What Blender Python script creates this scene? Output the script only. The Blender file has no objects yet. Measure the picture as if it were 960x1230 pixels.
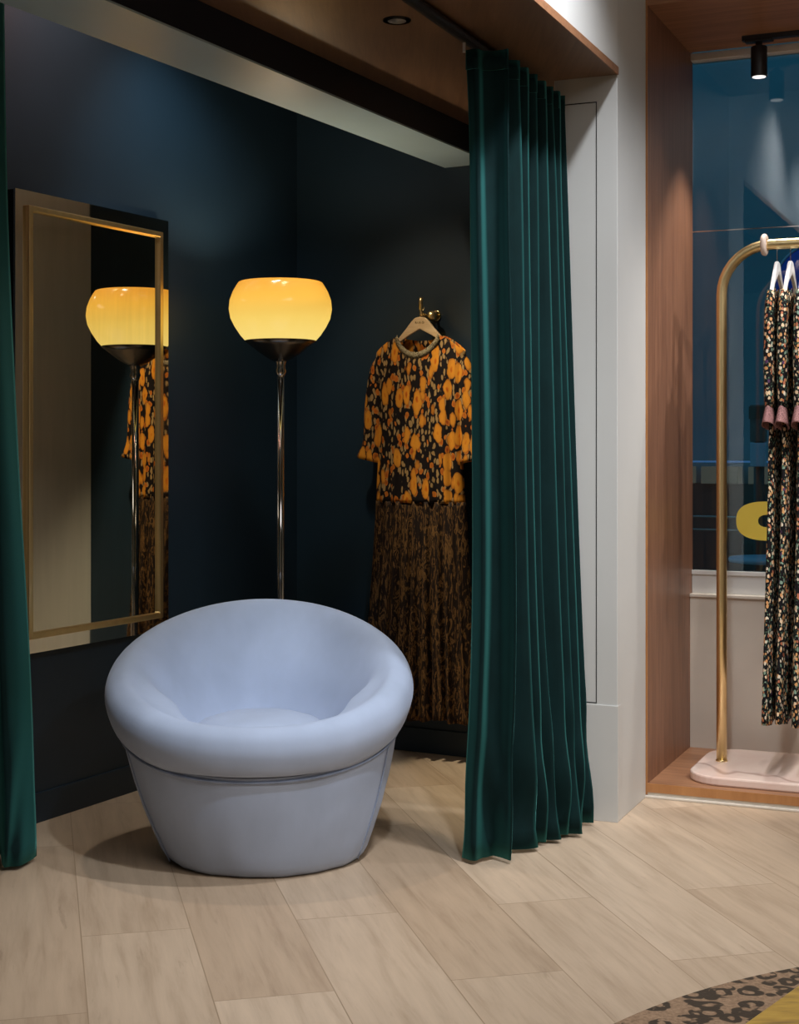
import bpy, bmesh, math, random
from mathutils import Vector, Matrix
R = math.radians
random.seed(7)
scn = bpy.context.scene
COL = scn.collection

# ------------------------------------------------------------------ camera
FP = 1779.0          # focal length in pixels of the 960 x 1230 frame
HZ = 535.0           # horizon row
CH = 1.2             # camera height
cam_d = bpy.data.cameras.new('camera')
cam = bpy.data.objects.new('camera', cam_d); COL.objects.link(cam)
cam.location = (0, 0, CH); cam.rotation_euler = (R(90), 0, 0)
cam_d.sensor_fit = 'AUTO'; cam_d.sensor_width = 36.0
cam_d.lens = FP / 1230.0 * 36.0
cam_d.shift_y = -(615.0 - HZ) / 1230.0
cam_d.clip_start = 0.05
scn.camera = cam

# ------------------------------------------------------------------ world, exposure
w = bpy.data.worlds.new('dusk'); scn.world = w; w.use_nodes = True
bg = w.node_tree.nodes['Background']
bg.inputs[0].default_value = (0.045, 0.17, 0.235, 1); bg.inputs[1].default_value = 1.25
scn.view_settings.view_transform = 'Standard'
scn.view_settings.look = 'None'
scn.view_settings.gamma = 1.0
scn.view_settings.use_curve_mapping = False
scn.view_settings.exposure = 0.0

def spot(name, loc, target, power, color=(1, .93, .84), size=0.05, angle=70, blend=0.6):
    d = bpy.data.lights.new(name, 'SPOT'); d.energy = power; d.color = color
    d.shadow_soft_size = size; d.spot_size = R(angle); d.spot_blend = blend
    o = bpy.data.objects.new(name, d); COL.objects.link(o); o.location = loc
    o.rotation_euler = (Vector(target) - Vector(loc)).to_track_quat('-Z', 'Y').to_euler()
    return o
def area(name, loc, target, power, sx, sy, color=(1, .95, .88)):
    d = bpy.data.lights.new(name, 'AREA'); d.energy = power; d.color = color
    d.shape = 'RECTANGLE'; d.size = sx; d.size_y = sy
    o = bpy.data.objects.new(name, d); COL.objects.link(o); o.location = loc
    o.rotation_euler = (Vector(target) - Vector(loc)).to_track_quat('-Z', 'Y').to_euler()
    return o
# shop ceiling track lights in front of the fitting room
spot('track_light', (0.74, 3.68, 3.15), (.20, 4.4, 0.0), 140, (.93, .96, 1.0), .05, 96, 1.0)
spot('track_light', (0.42, 2.70, 3.15), (-.30, 4.3, 0.1), 125, (.84, .92, 1.0), .05, 66, .8)
spot('track_light', (-0.15, 1.90, 3.15), (-.5, 3.6, 0.0), 20, (1, .84, .66), .05, 100, 1.0)
spot('track_light', (2.35, 4.10, 3.1), (0.84, 5.02, 1.2), 105, (.96, .97, 1.0), .05, 52, 1.0)
spot('track_light', (1.9, 1.9, 3.15), (1.3, 3.6, 0.0), 80, (1, .94, .88), .06, 90, .8)
# unseen downlight above the fitting corner, then spots added for their effect
spot('unseen_corner_light', (-0.62, 4.80, 2.84), (-0.42, 4.6, 0.0), 40, (1, .86, .72), .04, 74)
spot('unseen_corner_light', (-0.46, 4.95, 2.84), (0.08, 5.55, 1.35), 40, (1, .76, .50), .04, 52)  # added spot, hidden above the beam, brightens the dress
spot('unseen_corner_light', (-0.50, 4.85, 2.84), (0.55, 5.10, 1.2), 135, (1, .90, .64), .04, 54)  # added spot on the column's inner side, brightens it in the mirror
spot('unseen_corner_light', (-0.50, 4.85, 2.84), (-.82, 5.38, 1.75), 24, (.72, .95, 1.0), .06, 84, 1.0)  # added cool spot, makes the teal glow on the left wall
spot('unseen_corner_light', (-0.80, 4.45, 2.86), (-1.12, 4.80, 2.46), 34, (1, .52, .40), .06, 95, 1.0)  # added pinkish spot, makes the warm glow high on the left wall
# added fill for the general light of the shop ceiling
area('ceiling_fill', (1.2, 0.8, 3.25), (1.2, 0.8, 0), 50, 2.6, 2.6, (1, .97, .94))

# ------------------------------------------------------------------ materials
def new_mat(name):
    m = bpy.data.materials.new(name); m.use_nodes = True
    nt = m.node_tree
    return m, nt, nt.nodes['Principled BSDF']
def N(nt, typ, **kw):
    n = nt.nodes.new(typ)
    for k, v in kw.items(): setattr(n, k, v)
    return n
def coords(nt, scale=(1, 1, 1), rot=(0, 0, 0), loc=(0, 0, 0)):
    t = N(nt, 'ShaderNodeTexCoord'); mp = N(nt, 'ShaderNodeMapping')
    mp.inputs['Scale'].default_value = scale; mp.inputs['Rotation'].default_value = rot
    mp.inputs['Location'].default_value = loc
    nt.links.new(t.outputs['Object'], mp.inputs['Vector'])
    return mp.outputs[0]
def noise(nt, vec, scale=5, detail=3, rough=.5, dist=0):
    n = N(nt, 'ShaderNodeTexNoise'); nt.links.new(vec, n.inputs['Vector'])
    n.inputs['Scale'].default_value = scale; n.inputs['Detail'].default_value = detail
    n.inputs['Roughness'].default_value = rough; n.inputs['Distortion'].default_value = dist
    return n
def ramp(nt, fac, stops, interp='LINEAR'):
    r = N(nt, 'ShaderNodeValToRGB'); r.color_ramp.interpolation = interp
    el = r.color_ramp.elements
    while len(el) < len(stops): el.new(0.5)
    for e, (p, c) in zip(el, stops):
        e.position = p; e.color = (c[0], c[1], c[2], 1) if len(c) == 3 else c
    nt.links.new(fac, r.inputs[0]); return r.outputs[0]
def mix(nt, fac, a, b, typ='MIX'):
    m = N(nt, 'ShaderNodeMix', data_type='RGBA', blend_type=typ)
    if isinstance(fac, (int, float)): m.inputs[0].default_value = fac
    else: nt.links.new(fac, m.inputs[0])
    for s, v in ((6, a), (7, b)):
        if isinstance(v, tuple): m.inputs[s].default_value = (*v, 1)
        else: nt.links.new(v, m.inputs[s])
    return m.outputs[2]
def bump(nt, p, height, strength=.2, dist=.01):
    b = N(nt, 'ShaderNodeBump'); b.inputs['Strength'].default_value = strength
    b.inputs['Distance'].default_value = dist
    nt.links.new(height, b.inputs['Height']); nt.links.new(b.outputs[0], p.inputs['Normal'])
def srgb(r, g, b):
    f = lambda c: (c/255/12.92) if c/255 <= .04045 else ((c/255+.055)/1.055)**2.4
    return (f(r), f(g), f(b))

def paint(name, col, rough=.55, var=.06, bmp=.05, spec=.5, scale=3):
    m, nt, p = new_mat(name)
    v = coords(nt); n = noise(nt, v, scale, 4)
    lo = tuple(c*(1-var) for c in col); hi = tuple(min(1, c*(1+var)) for c in col)
    nt.links.new(ramp(nt, n.outputs[0], [(.3, lo), (.7, hi)]), p.inputs['Base Color'])
    p.inputs['Roughness'].default_value = rough
    p.inputs['Specular IOR Level'].default_value = spec
    if bmp:
        n2 = noise(nt, v, 90, 2); bump(nt, p, n2.outputs[0], bmp, .002)
    return m
def metal(name, col, rough=.2, bmp=0):
    m, nt, p = new_mat(name)
    v = coords(nt, (1, 1, .1)); n = noise(nt, v, 40, 2)
    nt.links.new(ramp(nt, n.outputs[0], [(.3, tuple(c*.93 for c in col)), (.7, col)]), p.inputs['Base Color'])
    p.inputs['Metallic'].default_value = 1; p.inputs['Roughness'].default_value = rough
    return m
def wood(name, dark, light, grain=(1.5, 22, 22), rough=.4, rot=(0, 0, 0)):
    m, nt, p = new_mat(name)
    v = coords(nt, grain, rot)
    n = noise(nt, v, 1.6, 6, .6, .8); n2 = noise(nt, v, 6, 3, .6)
    f = mix(nt, .3, n.outputs[0], n2.outputs[0])
    nt.links.new(ramp(nt, f, [(.3, dark), (.7, light)]), p.inputs['Base Color'])
    p.inputs['Roughness'].default_value = rough
    bump(nt, p, f, .08, .002)
    return m
def velvet(name, col, sheen_col, sheen=1.0, srough=.3, scale=14, bmp=.12, var=.2, pile=None):
    m, nt, p = new_mat(name)
    v = coords(nt, (1, 1, .55)); n = noise(nt, v, scale, 4, .55)
    lo = tuple(c*(1-var) for c in col); hi = tuple(c*(1+var) for c in col)
    nt.links.new(ramp(nt, n.outputs[0], [(.3, lo), (.7, hi)]), p.inputs['Base Color'])
    p.inputs['Roughness'].default_value = .85
    p.inputs['Specular IOR Level'].default_value = .15
    p.inputs['Sheen Weight'].default_value = sheen
    p.inputs['Sheen Roughness'].default_value = srough
    p.inputs['Sheen Tint'].default_value = (*sheen_col, 1)
    n2 = noise(nt, v, 260, 2); bump(nt, p, n2.outputs[0], bmp, .002)
    if pile:   # sheen put into the base colour: lighter at grazing angles, darker face on
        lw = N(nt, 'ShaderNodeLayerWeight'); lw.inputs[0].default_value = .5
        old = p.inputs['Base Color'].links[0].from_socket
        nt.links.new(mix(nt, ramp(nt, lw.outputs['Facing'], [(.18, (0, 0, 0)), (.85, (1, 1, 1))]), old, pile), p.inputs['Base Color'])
    return m

M = {}
M['white'] = paint('white_wall_paint', (.66, .655, .64), .5, .03)
M['column'] = paint('pale_grey_paint', (.60, .60, .585), .45, .03)
M['shop'] = paint('shop_wall_paint', (.62, .56, .46), .7, .05)
M['cream'] = paint('cream_panel_paint', (.66, .60, .52), .5, .05)
M['navy'] = paint('navy_wall_paint', (.012, .029, .049), .42, .12, .12, .5, 2)
M['navy_ceiling'] = paint('navy_ceiling_paint', (.012, .03, .05), .6)
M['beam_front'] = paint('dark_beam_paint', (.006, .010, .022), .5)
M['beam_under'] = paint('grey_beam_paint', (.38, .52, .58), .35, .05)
M['black'] = paint('black_metal_paint', (.010, .010, .012), .4)
M['groove'] = paint('shadow_gap_paint', (.02, .02, .02), .8)
M['walnut'] = wood('walnut_veneer', srgb(106, 70, 52), srgb(156, 112, 86), (22, 22, 1.3), .42)
M['walnut_flat'] = wood('walnut_board', srgb(124, 84, 60), srgb(174, 126, 92), (1.3, 22, 22), .42)
M['slab'] = wood('dark_walnut_veneer', srgb(90, 64, 46), srgb(124, 93, 68), (22, 1.3, 22), .38, (0, 0, R(23.4)))
M['edge'] = wood('oak_edge_band', srgb(158, 104, 60), srgb(188, 134, 84), (8, 8, 1.6), .4)
M['brass'] = metal('brushed_brass', (.90, .70, .36), .33)
M['brass_shiny'] = metal('polished_brass', (.78, .58, .24), .14)
M['chrome'] = metal('chrome', (.62, .60, .58), .1)
M['dark_metal'] = metal('dark_bronze', (.20, .18, .16), .25)
M['mirror'] = metal('bronze_mirror_glass', (.82, .77, .64), .005)
M['mirror_edge'] = metal('bevelled_mirror_glass', (.90, .84, .74), .03)
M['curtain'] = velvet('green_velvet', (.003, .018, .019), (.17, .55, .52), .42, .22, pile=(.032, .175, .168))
M['chair'] = velvet('pale_blue_velvet', (.41, .485, .645), (.75, .82, 1.0), .35, .45, 7, .06, .07)
M['piping'] = velvet('grey_blue_piping', (.28, .34, .48), (.7, .8, 1.0), .3, .4)
M['hanger_wood'] = wood('pale_hanger_wood', srgb(205, 172, 130), srgb(232, 204, 165), (3, 20, 20), .5)
M['hanger_white'] = paint('white_hanger_paint', (.80, .79, .78), .4)
M['ring'] = paint('pale_rubber', (.70, .56, .48), .5)

def floor_mat():
    m, nt, p = new_mat('oak_plank_floor')
    v = coords(nt, (1, 1, 1), (0, 0, R(-103.7)), (0.35, .101, 0))
    br = N(nt, 'ShaderNodeTexBrick'); nt.links.new(v, br.inputs['Vector'])
    br.offset = .37; br.inputs['Scale'].default_value = 1
    br.inputs['Brick Width'].default_value = 1.35; br.inputs['Row Height'].default_value = .266
    br.inputs['Mortar Size'].default_value = .0016; br.inputs['Mortar Smooth'].default_value = .3
    br.inputs['Bias'].default_value = 0
    br.inputs['Color1'].default_value = (*srgb(184, 161, 137), 1)
    br.inputs['Color2'].default_value = (*srgb(198, 177, 154), 1)
    br.inputs['Mortar'].default_value = (*srgb(158, 136, 112), 1)
    v2 = N(nt, 'ShaderNodeMapping'); v2.inputs['Scale'].default_value = (1.6, 18, 1)
    nt.links.new(v, v2.inputs['Vector'])
    # shift the grain plank by plank
    ad = N(nt, 'ShaderNodeVectorMath', operation='ADD')
    nt.links.new(v2.outputs[0], ad.inputs[0])
    sc = N(nt, 'ShaderNodeVectorMath', operation='SCALE'); nt.links.new(br.outputs['Color'], sc.inputs[0])
    sc.inputs['Scale'].default_value = 60
    nt.links.new(sc.outputs[0], ad.inputs[1])
    n = noise(nt, ad.outputs[0], 1.5, 7, .62, .35)
    g = ramp(nt, n.outputs[0], [(.25, (.72, .68, .64)), (.5, (.94, .93, .92)), (.75, (1.08, 1.07, 1.06))])
    c = mix(nt, 1, br.outputs['Color'], g, 'MULTIPLY')
    v3 = N(nt, 'ShaderNodeMapping'); v3.inputs['Scale'].default_value = (3.0, 34, 1); nt.links.new(v, v3.inputs['Vector'])
    n3 = noise(nt, v3.outputs[0], 1.0, 5, .7, .4)
    c = mix(nt, ramp(nt, n3.outputs[0], [(.62, (0, 0, 0)), (.80, (.6, .6, .6))]), c, srgb(120, 98, 78))
    nt.links.new(c, p.inputs['Base Color'])
    p.inputs['Roughness'].default_value = .42
    p.inputs['Specular IOR Level'].default_value = .35
    bump(nt, p, n.outputs[0], .06, .002)
    return m
M['floor'] = floor_mat()

def marble():
    m, nt, p = new_mat('pink_marble')
    v = coords(nt, (1, 1, 1)); n = noise(nt, v, 2.2, 5, .6, 1.5)
    a = ramp(nt, n.outputs[0], [(.3, srgb(228, 196, 184)), (.6, srgb(236, 216, 204)), (.8, srgb(214, 178, 166))])
    n2 = noise(nt, v, 1.3, 3, .5, .6)
    vein = ramp(nt, n2.outputs[0], [(.485, (0, 0, 0)), (.5, (1, 1, 1)), (.515, (0, 0, 0))])
    c = mix(nt, vein, a, srgb(186, 156, 146))
    nt.links.new(c, p.inputs['Base Color']); p.inputs['Roughness'].default_value = .22
    return m
M['marble'] = marble()

def floral():
    m, nt, p = new_mat('orange_floral_print')
    v0 = coords(nt, (1, .4, 1))
    nd = noise(nt, v0, 26, 2)
    wv = mix(nt, .022, v0, nd.outputs['Color'], 'ADD')
    def vor(scale, sv, feat='F1', rnd=.85):
        mp = N(nt, 'ShaderNodeMapping'); mp.inputs['Scale'].default_value = sv
        nt.links.new(wv, mp.inputs['Vector'])
        k = N(nt, 'ShaderNodeTexVoronoi', feature=feat); k.inputs['Scale'].default_value = scale
        k.inputs['Randomness'].default_value = rnd
        nt.links.new(mp.outputs[0], k.inputs['Vector']); return k
    big = vor(21, (1.35, .2, .55), 'F1', .75); sm = vor(40, (1, .2, .6)); lf = vor(62, (1.3, .2, .5))
    f1 = ramp(nt, big.outputs['Distance'], [(0, srgb(150, 62, 14)), (.13, srgb(196, 104, 22)), (.2, srgb(214, 140, 40)), (.40, srgb(204, 132, 40)), (.48, srgb(140, 78, 26))])
    k1 = ramp(nt, big.outputs['Distance'], [(.46, (1, 1, 1)), (.49, (0, 0, 0))])
    leaf = ramp(nt, lf.outputs['Distance'], [(.36, srgb(160, 128, 84)), (.44, srgb(22, 14, 14))])
    sml = ramp(nt, sm.outputs['Distance'], [(.1, srgb(150, 66, 18)), (.3, srgb(190, 108, 34))])
    ks = ramp(nt, sm.outputs['Distance'], [(.33, (1, 1, 1)), (.37, (0, 0, 0))])
    c = mix(nt, ks, leaf, sml); c = mix(nt, k1, c, f1)
    nt.links.new(c, p.inputs['Base Color']); p.inputs['Roughness'].default_value = .8
    p.inputs['Specular IOR Level'].default_value = .2
    return m
M['floral'] = floral()
def snake(name, lo, hi, sc=(26, 8, 6), thr=(.5, .58)):
    m, nt, p = new_mat(name)
    v = coords(nt, sc); n = noise(nt, v, 2.2, 3, .6, 2.2)
    nt.links.new(ramp(nt, n.outputs[0], [(thr[0], lo), (thr[1], hi), (thr[1]+.12, lo)]), p.inputs['Base Color'])
    p.inputs['Roughness'].default_value = .75; p.inputs['Specular IOR Level'].default_value = .2
    return m
M['skirt'] = snake('dark_gold_squiggle_print', srgb(32, 21, 16), srgb(122, 88, 50), (34, 8, 7))
M['neck'] = snake('grey_snake_trim', srgb(90, 78, 58), srgb(170, 156, 126), (30, 20, 40), (.42, .55))
def ditsy():
    m, nt, p = new_mat('ditsy_flower_print')
    v = coords(nt, (1, 1, .8)); nd = noise(nt, v, 60, 2)
    oi = N(nt, 'ShaderNodeObjectInfo'); ad = N(nt, 'ShaderNodeVectorMath', operation='ADD')
    cx = N(nt, 'ShaderNodeCombineXYZ'); mt = N(nt, 'ShaderNodeMath', operation='MULTIPLY'); mt.inputs[1].default_value = 20
    nt.links.new(oi.outputs['Random'], mt.inputs[0]); nt.links.new(mt.outputs[0], cx.inputs[0])
    nt.links.new(v, ad.inputs[0]); nt.links.new(cx.outputs[0], ad.inputs[1])
    wv = mix(nt, .010, ad.outputs[0], nd.outputs['Color'], 'ADD')
    k = N(nt, 'ShaderNodeTexVoronoi'); k.inputs['Scale'].default_value = 84; nt.links.new(wv, k.inputs['Vector'])
    sp = N(nt, 'ShaderNodeSeparateColor'); nt.links.new(k.outputs['Color'], sp.inputs[0])
    pal = ramp(nt, sp.outputs[0], [(0, srgb(214, 158, 104)), (.25, srgb(232, 204, 168)), (.52, srgb(190, 116, 86)), (.66, srgb(132, 158, 140)), (.82, srgb(226, 212, 190)), (.97, srgb(90, 60, 96))], 'CONSTANT')
    msk = ramp(nt, k.outputs['Distance'], [(.40, (1, 1, 1)), (.46, (0, 0, 0))])
    k2 = N(nt, 'ShaderNodeTexVoronoi'); k2.inputs['Scale'].default_value = 120; nt.links.new(wv, k2.inputs['Vector'])
    bgc = ramp(nt, k2.outputs['Distance'], [(.22, srgb(96, 128, 104)), (.3, srgb(20, 18, 22))])
    nt.links.new(mix(nt, msk, bgc, pal), p.inputs['Base Color'])
    p.inputs['Roughness'].default_value = .8; p.inputs['Specular IOR Level'].default_value = .2
    return m
M['ditsy'] = ditsy()
M['ruffle'] = snake('pink_ruffle_fabric', srgb(70, 40, 46), srgb(196, 146, 142), (110, 110, 90), (.42, .58))
def leopard():
    m, nt, p = new_mat('leopard_pile')
    v = coords(nt); nd = noise(nt, v, 14, 2)
    wv = mix(nt, .05, v, nd.outputs['Color'], 'ADD')
    k = N(nt, 'ShaderNodeTexVoronoi'); k.inputs['Scale'].default_value = 20; nt.links.new(wv, k.inputs['Vector'])
    ring = ramp(nt, k.outputs['Distance'], [(.20, (0, 0, 0)), (.25, (1, 1, 1)), (.50, (1, 1, 1)), (.55, (0, 0, 0))])
    n2 = noise(nt, v, 26, 2); br = ramp(nt, n2.outputs[0], [(.36, (0, 0, 0)), (.41, (1, 1, 1))])
    f = mix(nt, 1, ring, br, 'MULTIPLY')
    n3 = noise(nt, v, 120, 2)
    base = ramp(nt, n3.outputs[0], [(.3, srgb(126, 100, 78)), (.7, srgb(158, 130, 104))])
    nt.links.new(mix(nt, f, base, srgb(62, 50, 38)), p.inputs['Base Color'])
    p.inputs['Roughness'].default_value = .95; bump(nt, p, n3.outputs[0], .5, .004)
    return m
M['leopard'] = leopard()
def mustard():
    m, nt, p = new_mat('mustard_pile')
    v = coords(nt, (3, 12, 1), (0, 0, R(30))); n = noise(nt, v, 4, 4)
    nt.links.new(ramp(nt, n.outputs[0], [(.3, srgb(128, 96, 30)), (.5, srgb(172, 134, 36)), (.75, srgb(196, 158, 60))]), p.inputs['Base Color'])
    p.inputs['Roughness'].default_value = .7; p.inputs['Sheen Weight'].default_value = .3
    return m
M['mustard'] = mustard()
def shade_mat():
    m, nt, p = new_mat('glowing_amber_glass')
    t = N(nt, 'ShaderNodeTexCoord'); s = N(nt, 'ShaderNodeSeparateXYZ'); nt.links.new(t.outputs['Object'], s.inputs[0])
    mr = N(nt, 'ShaderNodeMapRange'); mr.inputs['From Min'].default_value = 1.565; mr.inputs['From Max'].default_value = 1.785
    nt.links.new(s.outputs['Z'], mr.inputs['Value'])
    c = ramp(nt, mr.outputs[0], [(0, srgb(255, 226, 128)), (.35, srgb(253, 214, 106)), (.7, srgb(246, 186, 70)), (1, srgb(226, 146, 36))])
    nt.links.new(c, p.inputs['Emission Color']); p.inputs['Emission Strength'].default_value = .92
    p.inputs['Base Color'].default_value = (.25, .15, .04, 1); p.inputs['Roughness'].default_value = .12
    return m
M['shade'] = shade_mat()
def emis(name, col, st):
    m, nt, p = new_mat(name)
    p.inputs['Base Color'].default_value = (.02, .02, .02, 1)
    p.inputs['Emission Color'].default_value = (*col, 1); p.inputs['Emission Strength'].default_value = st
    return m
M['led_white'] = emis('lamp_lens_glow', (1, .95, .9), 1.3)
M['led_blue'] = emis('blue_strip_glow', (.05, .17, .40), .6)
M['lit_window'] = emis('far_window_glow', srgb(96, 98, 88), .4)
M['letter'] = paint('yellow_letter_vinyl', srgb(226, 200, 80), .5)
M['far_teal'] = paint('far_teal_facade', (.14, .26, .33), .6)
M['far_dark'] = paint('far_dark_facade', (.03, .035, .04), .6)
M['far_blue'] = paint('cobalt_sign_paint', (.03, .12, .75), .4)
M['far_pale'] = paint('pale_blue_paint', (.35, .5, .7), .4)
M['pavement'] = paint('pavement_stone', (.08, .09, .10), .8)
def glass_mat():
    m = bpy.data.materials.new('window_glass'); m.use_nodes = True; nt = m.node_tree
    for n in list(nt.nodes): nt.nodes.remove(n)
    out = N(nt, 'ShaderNodeOutputMaterial'); mx = N(nt, 'ShaderNodeMixShader')
    fr = N(nt, 'ShaderNodeFresnel'); fr.inputs[0].default_value = 1.7
    tr = N(nt, 'ShaderNodeBsdfTransparent'); tr.inputs[0].default_value = (.86, .93, .95, 1)
    gl = N(nt, 'ShaderNodeBsdfGlossy'); gl.inputs['Roughness'].default_value = 0.0
    nt.links.new(fr.outputs[0], mx.inputs[0]); nt.links.new(tr.outputs[0], mx.inputs[1])
    nt.links.new(gl.outputs[0], mx.inputs[2]); nt.links.new(mx.outputs[0], out.inputs[0])
    return m
M['glass'] = glass_mat()

# ------------------------------------------------------------------ mesh helpers
def link(name, bm, mat, parent=None, smooth=False, bev=0, sub=0, solid=0):
    me = bpy.data.meshes.new(name)
    bmesh.ops.recalc_face_normals(bm, faces=bm.faces[:])
    bm.to_mesh(me); bm.free()
    me.materials.append(M[mat] if isinstance(mat, str) else mat)
    if smooth:
        for p in me.polygons: p.use_smooth = True
    o = bpy.data.objects.new(name, me); COL.objects.link(o)
    if parent: o.parent = parent
    if solid:
        s = o.modifiers.new('thickness', 'SOLIDIFY'); s.thickness = solid; s.offset = 0
    if bev:
        b = o.modifiers.new('bevel', 'BEVEL'); b.width = bev; b.segments = 2; b.limit_method = 'ANGLE'
    if sub:
        s = o.modifiers.new('subdivision', 'SUBSURF'); s.levels = sub; s.render_levels = sub
    return o
def box(bm, x0, x1, y0, y1, z0, z1):
    vs = [bm.verts.new(p) for p in ((x0,y0,z0),(x1,y0,z0),(x1,y1,z0),(x0,y1,z0),(x0,y0,z1),(x1,y0,z1),(x1,y1,z1),(x0,y1,z1))]
    for f in ((3,2,1,0),(4,5,6,7),(0,1,5,4),(1,2,6,5),(2,3,7,6),(3,0,4,7)): bm.faces.new([vs[i] for i in f])
    return bm
def BM(): return bmesh.new()
def prism(poly, z0, z1, bm=None):
    bm = bm or BM()
    a = [bm.verts.new((x, y, z0)) for x, y in poly]; b = [bm.verts.new((x, y, z1)) for x, y in poly]
    n = len(poly)
    bm.faces.new(a[::-1]); bm.faces.new(b)
    for i in range(n): bm.faces.new((a[i], a[(i+1) % n], b[(i+1) % n], b[i]))
    return bm
def extrude_xz(poly, y0, y1, bm=None):
    bm = bm or BM()
    a = [bm.verts.new((x, y0, z)) for x, z in poly]; b = [bm.verts.new((x, y1, z)) for x, z in poly]
    n = len(poly)
    bm.faces.new(a); bm.faces.new(b[::-1])
    for i in range(n): bm.faces.new((a[i], b[i], b[(i+1) % n], a[(i+1) % n]))
    return bm
def lathe(prof, seg=48, bm=None, cx=0, cy=0, cap=True):
    bm = bm or BM(); rings = []
    for r, z in prof:
        rings.append([bm.verts.new((cx + r*math.cos(2*math.pi*i/seg), cy + r*math.sin(2*math.pi*i/seg), z)) for i in range(seg)])
    for a, b in zip(rings, rings[1:]):
        for i in range(seg): bm.faces.new((a[i], a[(i+1) % seg], b[(i+1) % seg], b[i]))
    if cap:
        bm.faces.new(rings[0][::-1]); bm.faces.new(rings[-1])
    return bm
def tube(path, r, seg=12, bm=None, closed=False):
    bm = bm or BM(); pts = [Vector(p) for p in path]; n = len(pts); rings = []
    prev = None
    for i, p in enumerate(pts):
        if closed: t = (pts[(i+1) % n] - pts[i-1]).normalized()
        else: t = (pts[min(i+1, n-1)] - pts[max(i-1, 0)]).normalized()
        if prev is None:
            ref = Vector((0, 0, 1)) if abs(t.z) < .9 else Vector((1, 0, 0))
            u = t.cross(ref).normalized()
        else:
            u = (prev - t * prev.dot(t)).normalized()
        prev = u; v = t.cross(u)
        rings.append([bm.verts.new(p + r*(u*math.cos(2*math.pi*k/seg) + v*math.sin(2*math.pi*k/seg))) for k in range(seg)])
    m = n if closed else n-1
    for i in range(m):
        a, b = rings[i], rings[(i+1) % n]
        for k in range(seg): bm.faces.new((a[k], a[(k+1) % seg], b[(k+1) % seg], b[k]))
    if not closed:
        bm.faces.new(rings[0][::-1]); bm.faces.new(rings[-1])
    return bm
def catmull(pts, per=6, closed=False):
    out = []; n = len(pts); P = [Vector(p) for p in pts]
    rng = range(n) if closed else range(n-1)
    for i in rng:
        if closed: p0, p1, p2, p3 = P[i-1], P[i], P[(i+1) % n], P[(i+2) % n]
        else:
            p1, p2 = P[i], P[i+1]
            p0 = P[i-1] if i else p1*2 - p2
            p3 = P[i+2] if i+2 < n else p2*2 - p1
        for k in range(per):
            t = k/per
            out.append(.5*((2*p1) + (p2-p0)*t + (2*p0-5*p1+4*p2-p3)*t*t + (3*p1-p0-3*p2+p3)*t**3))
    if not closed: out.append(P[-1])
    return out
def grid(bm, rows):
    vr = [[bm.verts.new(p) for p in r] for r in rows]
    for a, b in zip(vr, vr[1:]):
        for i in range(len(a)-1): bm.faces.new((a[i], a[i+1], b[i+1], b[i]))
    return vr
def empty(name, loc, rotz, label, cat, group=None):
    o = bpy.data.objects.new(name, None); COL.objects.link(o)
    o.location = loc; o.rotation_euler = (0, 0, rotz); o.empty_display_size = .05
    return tag(o, label, cat, group)
def tag(o, label, cat, group=None, kind=None):
    o['label'] = label; o['category'] = cat
    if group: o['group'] = group
    if kind: o['kind'] = kind
    return o
def struct(o, label=None):
    o['kind'] = 'structure'
    if label: o['label'] = label
    return o
def place(o, loc, rotz):
    o.location = loc; o.rotation_euler = (0, 0, rotz); return o

D2 = Vector((.397, .918)); D1 = Vector((.918, -.397)); RZ = -R(23.4)
A = Vector((.694, 4.712))

# ------------------------------------------------------------------ setting
link_floor = link('floor', box(BM(), -7, 7, -5, 8.2, -.1, 0), 'floor'); struct(link_floor)
# walls of the fitting corner
WL0 = Vector((-1.155, 4.71)); WLd = Vector((.4741, .8805)); CORN = Vector((-.4205, 6.074))
BWd = Vector((.8756, -.483))
def offs(p, d, k): return (p + d*k)
wl = offs(WL0, WLd, -9.0)
nL = Vector((-WLd.y, WLd.x)); nB = Vector((-BWd.y, BWd.x))
c0 = CORN
struct(link('wall_left', prism([tuple(wl), tuple(c0), tuple(c0+nL*.12), tuple(wl+nL*.12)], 0, 3.3), 'navy'))
be = c0 + BWd*1.24
struct(link('wall_back', prism([tuple(c0), tuple(be), tuple(be+nB*.12), tuple(c0+nB*.12)], 0, 3.3), 'navy'))
b = .008
struct(link('baseboard_left', prism([tuple(wl-nL*b), tuple(c0-nL*b), tuple(c0), tuple(wl)], 0, .095), 'navy', bev=.002))
struct(link('baseboard_back', prism([tuple(c0+BWd*.01-nB*b), tuple(c0+BWd*1.13-nB*b), tuple(c0+BWd*1.13), tuple(c0+BWd*.01)], 0, .095), 'navy', bev=.002))
BWY = lambda X: 5.842 - .5516*X
# column between the fitting corner and the shop window
B = A - D1*.21
Cc = Vector((.585, BWY(.585)-.002)); Ce = A + D2*.366 - D1*.045; Dd = A + D2*.366
struct(link('wall_right', prism([tuple(A), tuple(B), tuple(Cc), tuple(Ce + D2*.52), tuple(Ce), tuple(Dd)], 0, 3.3), 'column', bev=.002))
q = .004
fb = [A + D1*.002 - D2*q, B - D1*0 - D2*q, B, A, A + D2*.06]
struct(link('baseboard_right', prism([tuple(v) for v in fb], 0, .371), 'column', bev=.001))
# flush access panel: narrow dark joint
pg = BM()
x1 = -.068; zt, zb = 2.30, .375
for (xa, xb, za, zb_) in ((-.209, x1, zt-.003, zt), (x1-.003, x1, zb, zt), (-.209, x1, zb, zb+.003)):
    box(pg, xa, xb, -.001, .002, za, zb_)
struct(place(link('trim_1', pg, 'groove'), (A.x, A.y, 0), RZ))
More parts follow.
